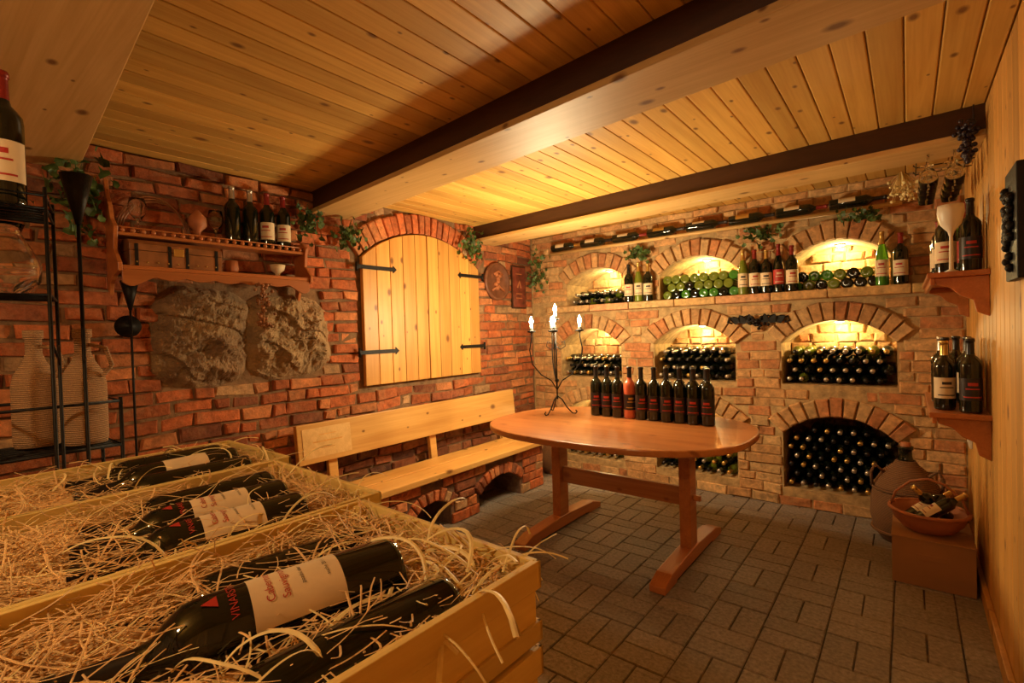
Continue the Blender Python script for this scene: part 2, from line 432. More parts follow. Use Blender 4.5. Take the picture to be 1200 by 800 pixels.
# ---------------------------------------------------------------- ceiling + beams
mb=MB(); mb.box(-.2,W+.2,Y0-.2,L+.4,H+.012,H+.1,0,(.1,.1,0)); x=0
while x<W:
    e=min(x+.094,W)
    mb.box(x+.002,e-.002,Y0,L,H,H+.02,0); x=e
mb.obj('ceiling',ceilw,bevel=.004)
def beam(yl,yr,w=.265):
    o=bpy.data.objects.new('ceiling_beam',None); sc.collection.objects.link(o)
    def q(mb,o0,o1,z0,z1,mat):
        v=[(x,(yl+(yr-yl)*x/W)+oo,z) for x in(.0,W) for oo in(o0,o1) for z in(z0,z1)]
        mb.add(v,[(0,1,3,2),(4,6,7,5),(0,4,5,1),(2,3,7,6),(0,2,6,4),(1,5,7,3)],mat,(R(),R(),0))
    mb=MB(); q(mb,.012,w-.012,2.03,H,0); mb.obj('core',darkw,parent=o)
    mb=MB(); q(mb,0,w,2.008,2.032,0); mb.obj('board',beamw,bevel=.003,parent=o)
beam(.26,-.02); beam(1.60,1.31); beam(3.03,2.83)

# ---------------------------------------------------------------- bottles
PROF={'b':[(.0,.02),(.80,.0),(.97,.008),(1,.03),(1,.62),(.95,.67),(.72,.715),(.46,.75),(.38,.79),(.36,.93),(.36,.955),(.42,.957),(.42,.985),(.38,1.0),(0,1.0)],
      'r':[(.0,.02),(.80,.0),(.97,.008),(1,.03),(1,.45),(.93,.55),(.72,.66),(.50,.76),(.38,.86),(.34,.95),(.40,.953),(.40,.985),(.36,1.0),(0,1.0)]}
def bottle(mb,M,h=.30,r=.037,st='b',seg=16,label=True,li=1,ci=2,gi=0,band=None,cap=.76,lab=(.17,.47)):
    P=PROF[st]; pr=[(a*r,b*h) for a,b in P]
    mats=[ci if P[k][1]>=cap and k>5 else gi for k in range(len(P)-1)]
    mb.lathe(pr,M,seg,mats)
    if label:
        rr=r*1.012; a0,a1=-math.pi/2-1.45,-math.pi/2+1.45
        mb.lathe([(rr,h*lab[0]),(rr,h*lab[1])],M,14,li,a0=a0,a1=a1)
        if band is not None:
            rr=r*1.02
            mb.lathe([(rr,h*(lab[0]+.04)),(rr,h*(lab[0]+.055))],M,14,band,a0=a0+.6,a1=a1-.6)
            mb.lathe([(rr,h*(lab[1]-.10)),(rr,h*(lab[1]-.06))],M,10,band,a0=a0+1.0,a1=a1-1.0)
            mb.lathe([(rr,h*(lab[1]-.15)),(rr,h*(lab[1]-.135))],M,10,band,a0=a0+.8,a1=a1-.8)
BM={}
def bmesh_(key,mats,**k):
    mb=MB(); bottle(mb,Matrix.Identity(4),**k); BM[key]=mb.mesh('wine_bottle_'+key,mats)
bmesh_('dark',[glassd,lblack,fblack,lred],h=.31,band=3)
bmesh_('cream',[glassd,cream,fblack,lred],h=.31,band=3)
bmesh_('redcap',[glassd,cream,fred,lred],h=.31,band=3)
bmesh_('rose',[glassr,lblack,fblack,lgold],h=.31,band=3)
bmesh_('gold',[glassd,cream,lgold,lblack],h=.30,band=3)
bmesh_('slim',[glassg,cream,lgold,lred],h=.33,r=.034,st='r',band=3)
bmesh_('olive',[glassy,cream,lgold,lblack],h=.32,r=.034,st='r',band=3)
bmesh_('slimred',[glassd,lred,fred,cream],h=.33,r=.034,st='r',band=3)
bmesh_('nolabel',[glassd,lblack,fsilver,lred],h=.31,label=False)
def put(key,x,y,z,face=None,jit=.3):
    a=math.atan2(CAM.y-y,CAM.x-x)+math.pi/2+U(-jit,jit)
    if face is not None: a=face
    return inst('wine_bottle',BM[key],(x,y,z+.0005),(0,0,a))

def stack(key,ztop,glasses,base_out=False):
    a=niches[key]; mb=MB(); r=.0355; k=0; z=a.zb+r+.001
    while z<ztop:
        hw=min(a.inner(z+r)-.004,a.inner(z)-.004)
        off=(k%2)*r
        x0=a.cx-a.hw+.006+r+off
        for i in range(20):
            x=x0+i*(2*r+.0012)
            if abs(x-a.cx)>hw-r: continue
            gi=random.choice(glasses); ci=random.choice([3,4,5,5])
            yy=U(0,.02)
            if base_out: M=T((x,L+.03+yy,z))@Matrix.Rotation(-math.pi/2,4,'X')@Rz(R()*6)
            else: M=T((x,L+.345-yy,z))@Matrix.Rotation(math.pi/2,4,'X')@Rz(R()*6)
            bottle(mb,M,h=.31,r=r,seg=12,label=False,gi=gi,ci=ci)
        z+=r*1.74; k+=1
    mb.obj('stacked_wine_bottles',[glassd,glassg,glassy,fblack,lgold,fsilver])
stack((1,0),1.60,[0,2,0]); stack((1,1),1.65,[1,2,2,0,1],True); stack((1,2),1.62,[1,2,0,2,0],True)
stack((2,0),1.02,[0]); stack((2,1),1.07,[0]); stack((2,2),1.09,[0,0,0,2])
stack((3,0),.30,[2,0]); stack((3,1),.36,[0,0,2]); stack((3,2),.58,[0])

for x,k in((1.035,'cream'),(1.12,'olive'),(1.20,'gold'),(1.91,'olive'),(1.985,'redcap'),(2.06,'gold'),(2.135,'slimred'),(2.215,'redcap'),(2.79,'redcap'),(2.70,'slim')):
    put(k,x,L-.068,1.47)

mb=MB(); mb.tube([(.28,L-.075,1.955),(2.80,L-.075,1.955)],.014,10,0,(.6,.4,0))
for x in(.35,1.1,1.9,2.72): mb.box(x-.012,x+.012,L-.07,L-.014,1.94,1.965,0)
mb.obj('display_rail',beamw)
mb=MB(); x=.30
while x<2.5:
    M=T((x,L-.075,2.004))@Matrix.Rotation(math.pi/2,4,'Y')@Rz(U(1.2,2.0)+math.pi)
    bottle(mb,M,h=.295,r=.034,seg=12,li=random.choice([1,1,3]),ci=random.choice([2,3,4]),band=3); x+=.305
mb.obj('lying_display_bottles',[glassd,cream,fblack,lgold,fred])

def light(name,loc,e,col,rad=.03,typ='POINT'):
    l=bpy.data.lights.new(name,typ); l.energy=e; l.color=col; l.shadow_soft_size=rad
    o=bpy.data.objects.new(name,l); o.location=loc; sc.collection.objects.link(o); return o
WARM=(1,.78,.34)
for key,e in {(1,0):4.5,(1,1):6.5,(1,2):8,(2,0):4.5,(2,1):6.5,(2,2):7,(3,0):5,(3,1):1}.items():
    a=niches[key]; z=a.za; yy=L+.25
    mb=MB(); mb.lathe([(.028,-.004),(.028,-.012),(.02,-.016),(0,-.017)],T((a.cx,yy,z)),16,0); mb.lathe([(.034,0),(.034,-.006),(.028,-.008)],T((a.cx,yy,z)),16,1)
    mb.obj('niche_lamp',[bulbm,iron])
    light('niche_light',(a.cx,yy,z-.045),e,WARM,.02)

def ivy(c,sp,n,sz=1.0):
    mb=MB()
    for i in range(n):
        p=Vector((c[0]+random.gauss(0,sp[0]),c[1]+random.gauss(0,sp[1]),c[2]+random.gauss(0,sp[2])))
        s=U(.014,.028)*sz; M=T(p)@Matrix.Rotation(U(0,6.3),4,'Z')@Matrix.Rotation(U(0,2.6),4,'X')@Matrix.Rotation(U(0,6.3),4,'Y')
        v=[(0,-s,0),(s*.8,-s*.7,s*.2),(s*.75,.1*s,s*.25),(.2*s,s*.3,0),(0,s*1.2,-s*.2),(-.2*s,s*.3,0),(-s*.75,.1*s,s*.25),(-s*.8,-s*.7,s*.2),(0,0,0)]
        mb.add(v,[(8,0,1),(8,1,2),(8,2,3),(8,3,4),(8,4,5),(8,5,6),(8,6,7),(8,7,0)],0,M=M)
    pts=[(c[0]+random.gauss(0,sp[0]*.6),c[1]+random.gauss(0,sp[1]*.8),c[2]+random.gauss(0,sp[2])) for _ in range(6)]
    mb.tube(pts,.002,4,0)
    for k in range(len(mb.v)):
        v=mb.v[k]; mb.v[k]=(max(.035,min(W-.01,v[0])),min(L-.035,v[1]),min(H-.005,v[2]))
    mb.obj('ivy_garland',ivym,fixn=False)
ivy((.10,1.53,1.93),(.03,.03,.05),70); ivy((.10,1.80,1.88),(.03,.045,.045),60); ivy((.10,2.93,1.95),(.02,.045,.07),80)
ivy((.12,.50,1.90),(.04,.05,.08),90,1.2); ivy((.16,L-.12,1.80),(.05,.03,.09),80); ivy((1.12,L-.07,1.86),(.06,.02,.03),50)
ivy((2.03,L-.08,1.88),(.06,.02,.03),55); ivy((2.58,L-.13,1.91),(.06,.02,.02),40)

mb=MB(); M=T((.02,3.30,1.70))@Matrix.Rotation(math.pi/2,4,'Y')
mb.lathe([(0,0),(.165,0),(.165,.02),(.145,.026),(.14,.016),(0,.016)],M,40,0)
for i in range(7):
    a=i*.9; mb.sphere((.04,3.30+.05*math.cos(a)*(i%3)/1.5,1.70+.06*math.sin(a)),.02,1,seg=8)
mb.tube([(.04,3.22,1.62),(.045,3.30,1.66),(.04,3.38,1.62)],.01,6,1); mb.tube([(.04,3.25,1.76),(.045,3.30,1.79),(.04,3.36,1.76)],.01,6,1)
mb.obj('round_carved_plaque',[plaquem,terra])
mb=MB(); mb.box(.026,.038,3.50,3.70,1.47,1.86,0); mb.box(.038,.041,3.51,3.69,1.485,1.845,1)
for z in(1.56,1.60,1.78): mb.box(.041,.042,3.55,3.64,z,z+.01,2)
mb.tube([(.042,3.57,1.66),(.042,3.6,1.72),(.042,3.62,1.66)],.008,6,2)
mb.obj('framed_poster',[darkw,posterm,terra],bevel=.002)

# ---------------------------------------------------------------- bench
bn=bpy.data.objects.new('brick_bench',None); sc.collection.objects.link(bn)
BX=.47; BY0=.95; BY1=3.30
mb=MB(); mb.box(.04,BX-.02,BY0,BY1-.02,0,.335,0,(.25,.14,.09)); bs=mb.obj('bench_core',[mortarL],parent=bn)
ba=[Arch(1.5,.16,-.02,.12,.19,.08),Arch(2.10,.16,-.02,.12,.195,.08),Arch(2.77,.235,-.02,.12,.21,.08)]
cm=MB()
for a in ba: cm.prism(a.outline(),fl,.18,.7)
boolcut(bs,cm,(.20,.11,.07))
bs.data.materials.clear(); bs.data.materials.append(mortarL)
fbn=lambda a,b,d:(BX-.02+d,a,b)
mb=MB(); lay(mb,BY0,BY1,0,.335,[a.block for a in ba],fbn,.2,.065,.004,0,lambda z:tuple(c*1.15 for c in redcol()),top=.018,var=.004)
for a in ba: a.ring(mb,fbn,.022,0,lambda z:tuple(c*1.3 for c in redcol()),.05)
fe=lambda a,b,d:(a,BY1-.02+d,b)
lay(mb,.04,BX,0,.335,[],fe,.2,.065,.004,0,lambda z:tuple(c*1.15 for c in redcol()),top=.016,var=.004)
mb.obj('bricks',brickm,parent=bn)
mb=MB(); mb.box(.16,.325,BY0-.02,BY1+.02,.336,.376,0); mb.box(.33,.505,BY0-.02,BY1+.03,.336,.376,0); mb.obj('seat',benchw,bevel=.006,parent=bn)
mb=MB(); Mb=T((.125,0,.53))@Matrix.Rotation(-.10,4,'Y')
mb.box(-.018,.018,1.40,3.36,0,.228,0,(.6,.3,0),M=Mb)
for y in(1.6,2.4,3.2): mb.box(-.05,-.018,y,y+.06,-.19,.2,0,M=Mb)
mb.obj('backrest',benchw,bevel=.004,parent=bn)
mb=MB(); mb.box(.0185,.021,1.43,1.74,.03,.20,0,(.9,.4,0),M=Mb)
mb.box(.021,.0213,1.53,1.64,.156,.161,1,M=Mb); mb.box(.021,.0213,1.49,1.68,.115,.123,1,M=Mb); mb.box(.021,.0213,1.54,1.63,.078,.083,1,M=Mb)
mb.obj('name_plate',[beamw,shutw],parent=bn)

# ---------------------------------------------------------------- table
tb=bpy.data.objects.new('oval_dining_table',None); sc.collection.objects.link(tb)
TZ=.715; cx,cy=1.50,2.56; ax,ay=.74,.545
def oval(e=0,n=72):
    p=[]
    for i in range(n):
        a=2*math.pi*i/n; c,s_=math.cos(a),math.sin(a); ex=2/2.6
        p.append((cx+(ax+e)*abs(c)**ex*(1 if c>0 else -1),cy+(ay+e)*abs(s_)**ex*(1 if s_>0 else -1)))
    return p
mb=MB(); mb.prism(oval(),ff,TZ-.034,TZ,0,(.5,.5,0)); mb.obj('table_top',tablew,bevel=.008,parent=tb)
for nm,x in(('leg_1',1.06),('leg_2',1.88)):
    mb=MB(); mb.box(x-.03,x+.03,2.60,2.70,.06,TZ-.085,0)
    fy=lambda a,b,d:(x-.04+d,a,b)
    mb.prism([(2.21,0),(2.36,0),(2.37,.012),(2.93,.012),(2.94,0),(3.10,0),(3.10,.035),(3.0,.065),(2.72,.08),(2.58,.08),(2.30,.065),(2.21,.035)],fy,0,.08)
    mb.prism([(2.25,TZ-.05),(2.30,TZ-.085),(3.0,TZ-.085),(3.05,TZ-.05),(3.05,TZ-.035),(2.25,TZ-.035)],fy,.01,.07)
    mb.obj(nm,tablewy,bevel=.005,parent=tb)
mb=MB(); mb.box(1.09,1.85,2.635,2.665,.29,.39,0); mb.box(1.91,1.95,2.64,2.66,.325,.355); mb.box(.99,1.03,2.64,2.66,.325,.355); mb.obj('stretcher',tablew,bevel=.004,parent=tb)
for i in range(10):
    put('rose' if i==3 else 'dark',1.275+.0765*i,2.76+U(-.006,.006),TZ)
for i in range(4): put('dark',1.70+.0765*i,2.845+U(-.005,.005),TZ)

# candelabra
cb=bpy.data.objects.new('wrought_iron_candelabra',None); sc.collection.objects.link(cb)
CX,CY=1.05,2.66
mb=MB()
for k in range(3):
    a=k*2.094+.4; d=Vector((math.cos(a),math.sin(a),0))
    pts=[Vector((CX,CY,TZ+z))+d*r for r,z in((0,.12),(.03,.10),(.06,.05),(.095,.012),(.115,.010),(.125,.022),(.115,.032))]
    mb.tube(pts,.004,6)
mb.tube([(CX,CY,TZ+.10),(CX,CY,TZ+.58)],.005,8)
mb.sphere((CX,CY,TZ+.22),.014)
heads=[(0,0,.615)]
side=Vector((.78,.625,0)); fwd=Vector((-.625,.78,0))
for d,rz in((side,1),(-side,1),(fwd*.55-side*.1,1),(-fwd*.5-side*.12,1)):
    rr=.155
    pts=[(0,.16),(.035,.22),(.10,.26),(.155,.33),(.17,.42),(.155,.50),(.155,.535)]
    mb.tube([Vector((CX,CY,TZ+z))+d*r for r,z in pts],.004,6)
    c=d*rr; heads.append((c.x,c.y,.54))
    mb.tube([Vector((CX,CY,TZ+z))+d*r for r,z in((0,.44),(.03,.42),(.06,.44),(.055,.47),(.035,.465))],.003,5)
for x,y,z in heads:
    mb.lathe([(.004,0),(.024,.004),(.028,.012),(.026,.014),(.012,.010),(.012,.03),(.010,.03),(0,.01)],T((CX+x,CY+y,TZ+z-.01)),14)
mb.obj('frame',iron,parent=cb)
mb=MB(); mf=MB()
for i,(x,y,z) in enumerate(heads):
    hh=.04
    mb.lathe([(.0095,0),(.0095,hh),(.007,hh+.002),(0,hh)],T((CX+x,CY+y,TZ+z)),12)
    mf.lathe([(0,0),(.009,.006),(.013,.017),(.009,.034),(0,.055)],T((CX+x,CY+y,TZ+z+hh+.004)),10)
    l=light('candle_light',(CX+x,CY+y,TZ+z+hh+.075),11,(1,.77,.43),.014); l.parent=cb
mb.obj('candles',wax,parent=cb); mf.obj('flames',flame,parent=cb)

# ---------------------------------------------------------------- wall shelf left
ws=bpy.data.objects.new('carved_wall_shelf',None); sc.collection.objects.link(ws)
mb=MB(); ya,yb=.62,1.47
mb.box(.035,.20,ya,yb,1.575,1.592,0); mb.box(.035,.15,ya,yb,1.728,1.742,0)
fs=lambda a,b,d:(a,d,b)
sp=[(.035,1.50),(.06,1.47),(.08,1.52),(.14,1.55),(.21,1.565),(.21,1.60),(.15,1.66),(.16,1.73),(.17,1.76),(.12,1.80),(.10,1.86),(.06,1.92),(.045,1.99),(.035,1.99)]
mb.prism(sp,fs,ya-.016,ya); mb.prism(sp[:10]+[(.10,1.79),(.035,1.80)],fs,yb,yb+.016)
ap=[(ya,1.575),(yb,1.575)]; nn=60
for i in range(nn+1):
    y=yb+(ya-yb)*i/nn; t=i/nn; z=1.545-.012*abs(math.sin(t*math.pi*7))-.035*(math.exp(-((t-.03)/.06)**2)+math.exp(-((t-.97)/.06)**2)); ap.append((y,z))
mb.prism(ap,fl,.185,.197)
for i in range(22): mb.sphere((.142,ya+.02+i*(yb-ya-.04)/21,1.752),.011,0,(.8,.3,0),8)
mb.tube([(.142,ya,1.765),(.142,yb,1.765)],.004,6)
mb.obj('shelf_body',shelfw,bevel=.002,parent=ws)
for y,k in((1.12,'nolabel'),(1.21,'nolabel'),(1.30,'redcap'),(1.39,'redcap')): put(k,.085,y,1.742)
mb=MB(); mb.box(.055,.193,.65,1.02,1.593,1.66,0)
lid=[(.055,1.662),(.193,1.662),(.193,1.69),(.17,1.71),(.12,1.716),(.08,1.71),(.055,1.69)]
mb.prism(lid,fs,.65,1.02,0)
for y in(.675,.80,.87,.995):
    mb.box(.193,.196,y-.007,y+.007,1.593,1.69,1)
mb.box(.194,.201,.815,.855,1.645,1.68,2)
for i in range(9): mb.sphere((.196,.675+i*.0395,1.61),.004,2,seg=6)
mb.obj('treasure_chest',[leather,iron,lgold],bevel=.003)
GL=[(0,0),(.032,0),(.032,.002),(.005,.008),(.0035,.06),(.012,.072),(.03,.095),(.036,.125),(.030,.165),(.029,.165),(.0345,.125),(.028,.097),(.01,.076),(0,.074)]
mb=MB(); mb.lathe(GL,None,24); glassme=mb.mesh('wine_glass',[clear])
for y in(.71,1.035): inst('wine_glass',glassme,(.095,y,1.7425))
mb=MB(); mb.lathe([(0,0),(.03,0),(.012,.02),(.012,.05),(.04,.08),(.038,.12),(.02,.14),(.005,.16),(0,.16)],T((.09,.955,1.743)),18); mb.obj('sugar_bowl',terra)
mb=MB()
for i in range(3):
    pts=[(.042+.004*i,.66+.14*(1-math.cos(t*math.pi/14))-.01*i,1.75+(.17+.01*i)*math.sin(t*math.pi/14)) for t in range(15)]
    mb.tube(pts,.004,5)
mb.obj('vine_hoop',leather)
mb=MB(); mb.lathe([(0,0),(.03,0),(.034,.03),(.030,.07),(.027,.07),(.03,.03),(.026,.005),(0,.005)],T((.10,1.10,1.593)),18)
mb.tube([(.10,1.07,1.61),(.10,1.05,1.62),(.10,1.05,1.64),(.10,1.07,1.65)],.004,6); mb.obj('ceramic_mug',terra)
mb=MB(); mb.lathe([(0,0),(.02,0),(.012,.02),(.034,.04),(.04,.07),(.037,.07),(.03,.043),(0,.03)],T((.10,1.34,1.593)),18); mb.obj('ceramic_goblet',cream)
mb=MB()
for i in range(60):
    p=(.225+random.gauss(0,.012),1.20+random.gauss(0,.018),1.44+U(-.12,.10)); mb.sphere(p,U(.006,.012),0,seg=6)
mb.tube([(.215,1.20,1.54),(.225,1.2,1.30)],.003,5); mb.obj('dried_flower_bunch',leather)

mb=MB(); x,y=.13,.66
mb.tube([(x,y,.01),(x+.005,y,.5),(x,y,1.0),(x,y,1.40)],.005,6); mb.lathe([(.006,1.40),(.035,1.53),(.033,1.53),(.004,1.41)],T((x,y,0)),14)
mb.lathe([(.09,0),(.09,.008),(.01,.02)],T((x,y,0)),16)
M=T((x-.05,y,1.33))@Matrix.Rotation(math.pi/2,4,'Y'); mb.lathe([(0,0),(.05,0),(.05,.008),(0,.03)],M,20)
mb.obj('iron_torch_stand',iron)

# ---------------------------------------------------------------- wrought iron rack (near left)
mb=MB()
def loop(pts,r=.0045): mb.tube(pts+[pts[0]],r,6)
xa,xb,y0,y1=.84,1.06,.14,.40
for z in(.30,.965,1.09): loop([(xa,y0,z),(xb,y0,z),(xb,y1,z),(xa,y1,z)])
for k in range(1,8):
    x=xa+(xb-xa)*k/8
    for z in(.30,.965): mb.tube([(x,y0,z),(x,y1,z)],.003,5)
for x in(xa,xb):
    for y in(y0,y1): mb.tube([(x,y,0),(x,y,1.10)],.005,6)
ua=(1.08,.10,1.26,.27)
for z in(1.37,1.57,1.60): loop([(ua[0],ua[1],z),(ua[2],ua[1],z),(ua[2],ua[3]-.04,z),(ua[0],ua[3],z)],.004)
for k in range(1,6):
    x=ua[0]+(ua[2]-ua[0])*k/6
    for z in(1.37,1.57): mb.tube([(x,ua[1],z),(x,ua[3]-.01-.04*k/6,z)],.003,5)
mb.tube([(1.08,.27,0),(1.08,.27,1.62)],.004,6); mb.tube([(1.26,.23,0),(1.26,.23,1.62)],.004,6)
mb.tube([(1.08,.10,0),(1.08,.10,1.62)],.004,6); mb.tube([(1.26,.10,0),(1.26,.10,1.62)],.004,6)
mb.tube([(1.08,.27,1.20),(1.14,.262,1.25),(1.20,.25,1.22),(1.26,.23,1.26)],.003,5)
mb.obj('wrought_iron_rack',iron)
mb=MB(); x,y=1.11,.315
mb.tube([(x,y,.01),(x,y,1.58)],.0045,6); mb.lathe([(.006,1.57),(.035,1.70),(.033,1.70),(.003,1.58)],T((x,y,0)),16); mb.lathe([(.04,0),(.04,.008),(.01,.02)],T((x,y,0)),16)
mb.obj('iron_candle_cone',iron)
inst('wine_bottle',BM['redcap'],(1.20,.172,1.5745),(0,0,math.radians(70)))
WB=[(0,0),(.048,0),(.051,.02),(.051,.17),(.045,.20),(.026,.235),(.018,.26),(.018,.30),(.022,.302),(.022,.325),(0,.325)]
mb=MB(); mb.lathe(WB,None,24); mb.tube([(.05,0,.19),(.075,0,.22),(.06,0,.27),(.02,0,.28)],.006,6); wbm=mb.mesh('wicker_bottle',[wickl])
for x,y in((.985,.335),(.90,.245)): inst('wicker_bottle',wbm,(x,y,.972),(0,0,.8))
CAR=[(0,0),(.045,0),(.062,.03),(.066,.07),(.045,.115),(.03,.145),(.038,.165),(.036,.165),(.028,.145),(.043,.115),(.063,.07),(.059,.032),(0,.005)]
mb=MB(); mb.lathe(CAR,T((1.17,.168,1.376)),24); mb.obj('glass_carafe',clear)

# ---------------------------------------------------------------- crates
dt=MB(); dt.box(1.30,2.455,-.10,.46,.725,.758,0)
for x in(1.32,2.38):
    for y in(-.08,.38): dt.box(x,x+.05,y,y+.05,0,.725,0)
dt.box(1.34,2.42,-.07,-.05,.64,.725); dt.box(1.34,2.42,.40,.42,.64,.725)
dt.obj('display_table',tablew,bevel=.004)
def crate(cx,cy,zt,lx,ly,rot,h=.104):
    M=T((cx,cy,zt-h))@Rz(rot); mb=MB(); t=.006; a,b=lx/2,ly/2
    mb.box(-a,a,-b,b,0,.006,0,M=M)
    for sx in(-1,1): mb.box(sx*a-t/2,sx*a+t/2,-b,b,.006,h,1,M=M); mb.box(sx*(a+.004)-.003,sx*(a+.004)+.003,-b-.007,b+.007,h-.034,h,1,M=M); mb.box(sx*(a+.004)-.003,sx*(a+.004)+.003,-b-.007,b+.007,.006,.03,1,M=M)
    for sy in(-1,1): mb.box(-a,a,sy*b-t/2,sy*b+t/2,.006,h,0,M=M); mb.box(-a-.007,a+.007,sy*(b+.004)-.003,sy*(b+.004)+.003,h-.034,h,0,M=M); mb.box(-a-.007,a+.007,sy*(b+.004)-.003,sy*(b+.004)+.003,.006,.03,0,M=M)
    for sx in(-1,1):
        for sy in(-1,1): mb.box(sx*(a-.014)-.009,sx*(a-.014)+.009,sy*(b-.012)-.007,sy*(b-.012)+.007,.006,h-.004,0,M=M)
    mb.obj('wine_crate',[cratew,cratewy],bevel=.0012)
    return M
def straw(M,lx,ly,h,n,loops,corner=False):
    mb=MB(); a,b=lx/2-.012,ly/2-.012; N=18
    v=[]
    for i in range(N+1):
        for j in range(N+1):
            X=-a+2*a*i/N;Y=-b+2*b*j/N; v.append((X,Y,h-.042+.02*noise.noise(Vector((X*25,Y*25,n)))))
    mb.add(v,[(i*(N+1)+j,(i+1)*(N+1)+j,(i+1)*(N+1)+j+1,i*(N+1)+j+1) for i in range(N) for j in range(N)],0,smooth=True,M=M)
    for k in range(n+loops):
        big=k>=n; X=U(-a,a);Y=U(-b,b)
        if big:
            e=random.choice([0,1,2,3])
            if corner: e=random.choice([0,0,1,3,3])
            if e==0: X=a*U(.8,1); Y=U(-b*.3,b)
            elif e==1: Y=b*U(.8,1)
            elif e==2: X=-a*U(.8,1)
            else: Y=b*U(.4,1); X=a*U(.4,1)
        elif R()<.5:
            if R()<.5: X=a*random.choice([-1,1])*U(.7,1)
            else: Y=b*random.choice([-1,1])*U(.7,1)
        p=Vector((X,Y,h-.028+U(-.014,.022))); d=U(0,6.28); el=U(-.15,.25) if not big else U(.3,1.1)
        kd=U(-11,11); ke=U(-6,4) if not big else U(-15,-6)
        pts=[p.copy()]; st=U(.006,.011) if not big else .0105
        for q in range(11 if not big else 13):
            d+=kd*st+U(-.08,.08); el+=ke*st+U(-.05,.05); kd+=U(-3,3)
            el=max(-1.2,min(1.4,el))
            p=p+Vector((math.cos(d)*math.cos(el),math.sin(d)*math.cos(el),math.sin(el)))*st
            inside=abs(p.x)<a+.004 and abs(p.y)<b+.004
            if inside: p.z=max(p.z,h-.042)
            if not big:
                p.x=max(-a,min(a,p.x)); p.y=max(-b,min(b,p.y)); p.z=min(p.z,h+.014)
            pts.append(p.copy())
        mb.tube(pts,U(.0006,.0014) if not big else U(.0014,.003),4,1 if (big or R()<.12) else 0,M=M,flat=.4)
    mb.obj('packing_straw',[strawm,strawl],fixn=False)
def wraptext(mb,body,size,r,z,M,mat,ang0=-math.pi/2):
    try:
        cu=bpy.data.curves.new('t','FONT'); cu.body=body; cu.size=size; cu.align_x='CENTER'
        o=bpy.data.objects.new('t',cu); sc.collection.objects.link(o)
        dg=bpy.context.evaluated_depsgraph_get(); me=o.evaluated_get(dg).to_mesh()
        v=[(r*math.cos(ang0+p.co.x/r),r*math.sin(ang0+p.co.x/r),z+p.co.y) for p in me.vertices]
        f=[tuple(p.vertices) for p in me.polygons]
        mb.add(v,f,mat,M=M); bpy.data.objects.remove(o)
    except Exception as e: print('text',e)
def fgbottle(base,neck,label,roll=0,txt=False,r=.0385,h=.31):
    base=Vector(base); d=Vector(neck)-base
    M=axisM(base,d,roll=roll); mb=MB()
    bottle(mb,M,h=h,r=r,seg=40,label=False,gi=0,li=1,ci=2)
    if label:
        mb.lathe([(r*1.006,h*.22),(r*1.006,h*.50)],M,40,1,a0=-math.pi/2-1.05,a1=-math.pi/2+1.05)
    if txt:
        q=r*1.03
        wraptext(mb,'Cabernet',.0115,q,h*.435,M,4); wraptext(mb,'Sauvignon',.0115,q,h*.39,M,4)
        wraptext(mb,'pozdni sber',.006,q,h*.34,M,3); wraptext(mb,'suche 2011',.006,q,h*.26,M,3)
        wraptext(mb,'VINARSTVI',.011,q,h*.535,M,4)
        v=[(q*math.cos(-math.pi/2+a/q),q*math.sin(-math.pi/2+a/q),z) for a,z in((-.008,h*.585),(.008,h*.585),(0,h*.63))]; mb.add(v,[(0,1,2)],4,M=M)
    mb.obj('wine_bottle',[glassd,cream,fblack,lblack,lred])
RZ=.97
crs=[(2.262,.245,.375,.485,-.03),(1.862,.29,.395,.50,-.02),(1.485,.335,.335,.49,.0)]
for i,(cx_,cy_,lx,ly,ro) in enumerate(crs):
    crate(cx_,cy_,RZ-.106,lx,ly,ro); M=crate(cx_,cy_,RZ,lx,ly,ro)
    straw(M,lx,ly,.104,[1900,1400,900][i],[50,22,18][i],i==0)
fgbottle((2.312,.385,.955),(2.228,.03,.945),True,-.28,True,.043,.33)
fgbottle((2.408,.385,.940),(2.37,.06,.925),False,0)
fgbottle((2.165,.44,.922),(2.12,.08,.922),False,0)
fgbottle((1.985,.44,.945),(1.94,.12,.937),True,-.15,True)
fgbottle((1.88,.46,.945),(1.84,.12,.937),True,-.2,True)
fgbottle((1.76,.49,.936),(1.74,.12,.930),False,.2)
fgbottle((1.59,.52,.940),(1.57,.16,.937),False,.2)
fgbottle((1.49,.53,.945),(1.48,.16,.937),True,-.2)
fgbottle((1.39,.53,.940),(1.38,.16,.937),False,.2)

# ---------------------------------------------------------------- right wall shelves
def rshelf(z,y0,y1,x0):
    mb=MB(); mb.box(x0,W-.001,y0,y1,z-.022,z,0)
    fr=lambda a,b,d:(a,d,b)
    pr=[(x0+.02,z-.022),(W-.001,z-.022),(W-.001,z-.19),(W-.04,z-.17),(W-.05,z-.12),(W-.09,z-.10),(W-.12,z-.065),(x0+.03,z-.05)]
    mb.prism(pr,fr,y0+.03,y0+.05); mb.prism(pr,fr,y1-.06,y1-.04)
    mb.box(x0+.01,x0+.025,y0+.02,y1,z-.05,z-.022)
    mb.obj('wall_shelf',shelfw,bevel=.003)
rshelf(1.45,2.74,3.70,2.885); rshelf(.86,2.74,3.50,2.885)
for y,x,k in((2.80,3.02,'dark'),(2.86,2.94,'gold'),(2.93,3.03,'nolabel'),(3.0,2.95,'dark'),(3.08,3.03,'cream'),(3.13,2.94,'nolabel'),(3.22,3.0,'dark'),(3.32,2.96,'gold')): put(k,x,y,.86)
for y,x,k in((2.86,3.03,'dark'),(2.95,2.955,'cream'),(3.05,3.03,'slimred'),(3.16,2.95,'gold'),(3.28,3.0,'slim'),(3.40,2.95,'redcap'),(3.52,3.0,'dark')): put(k,x,y,1.45)
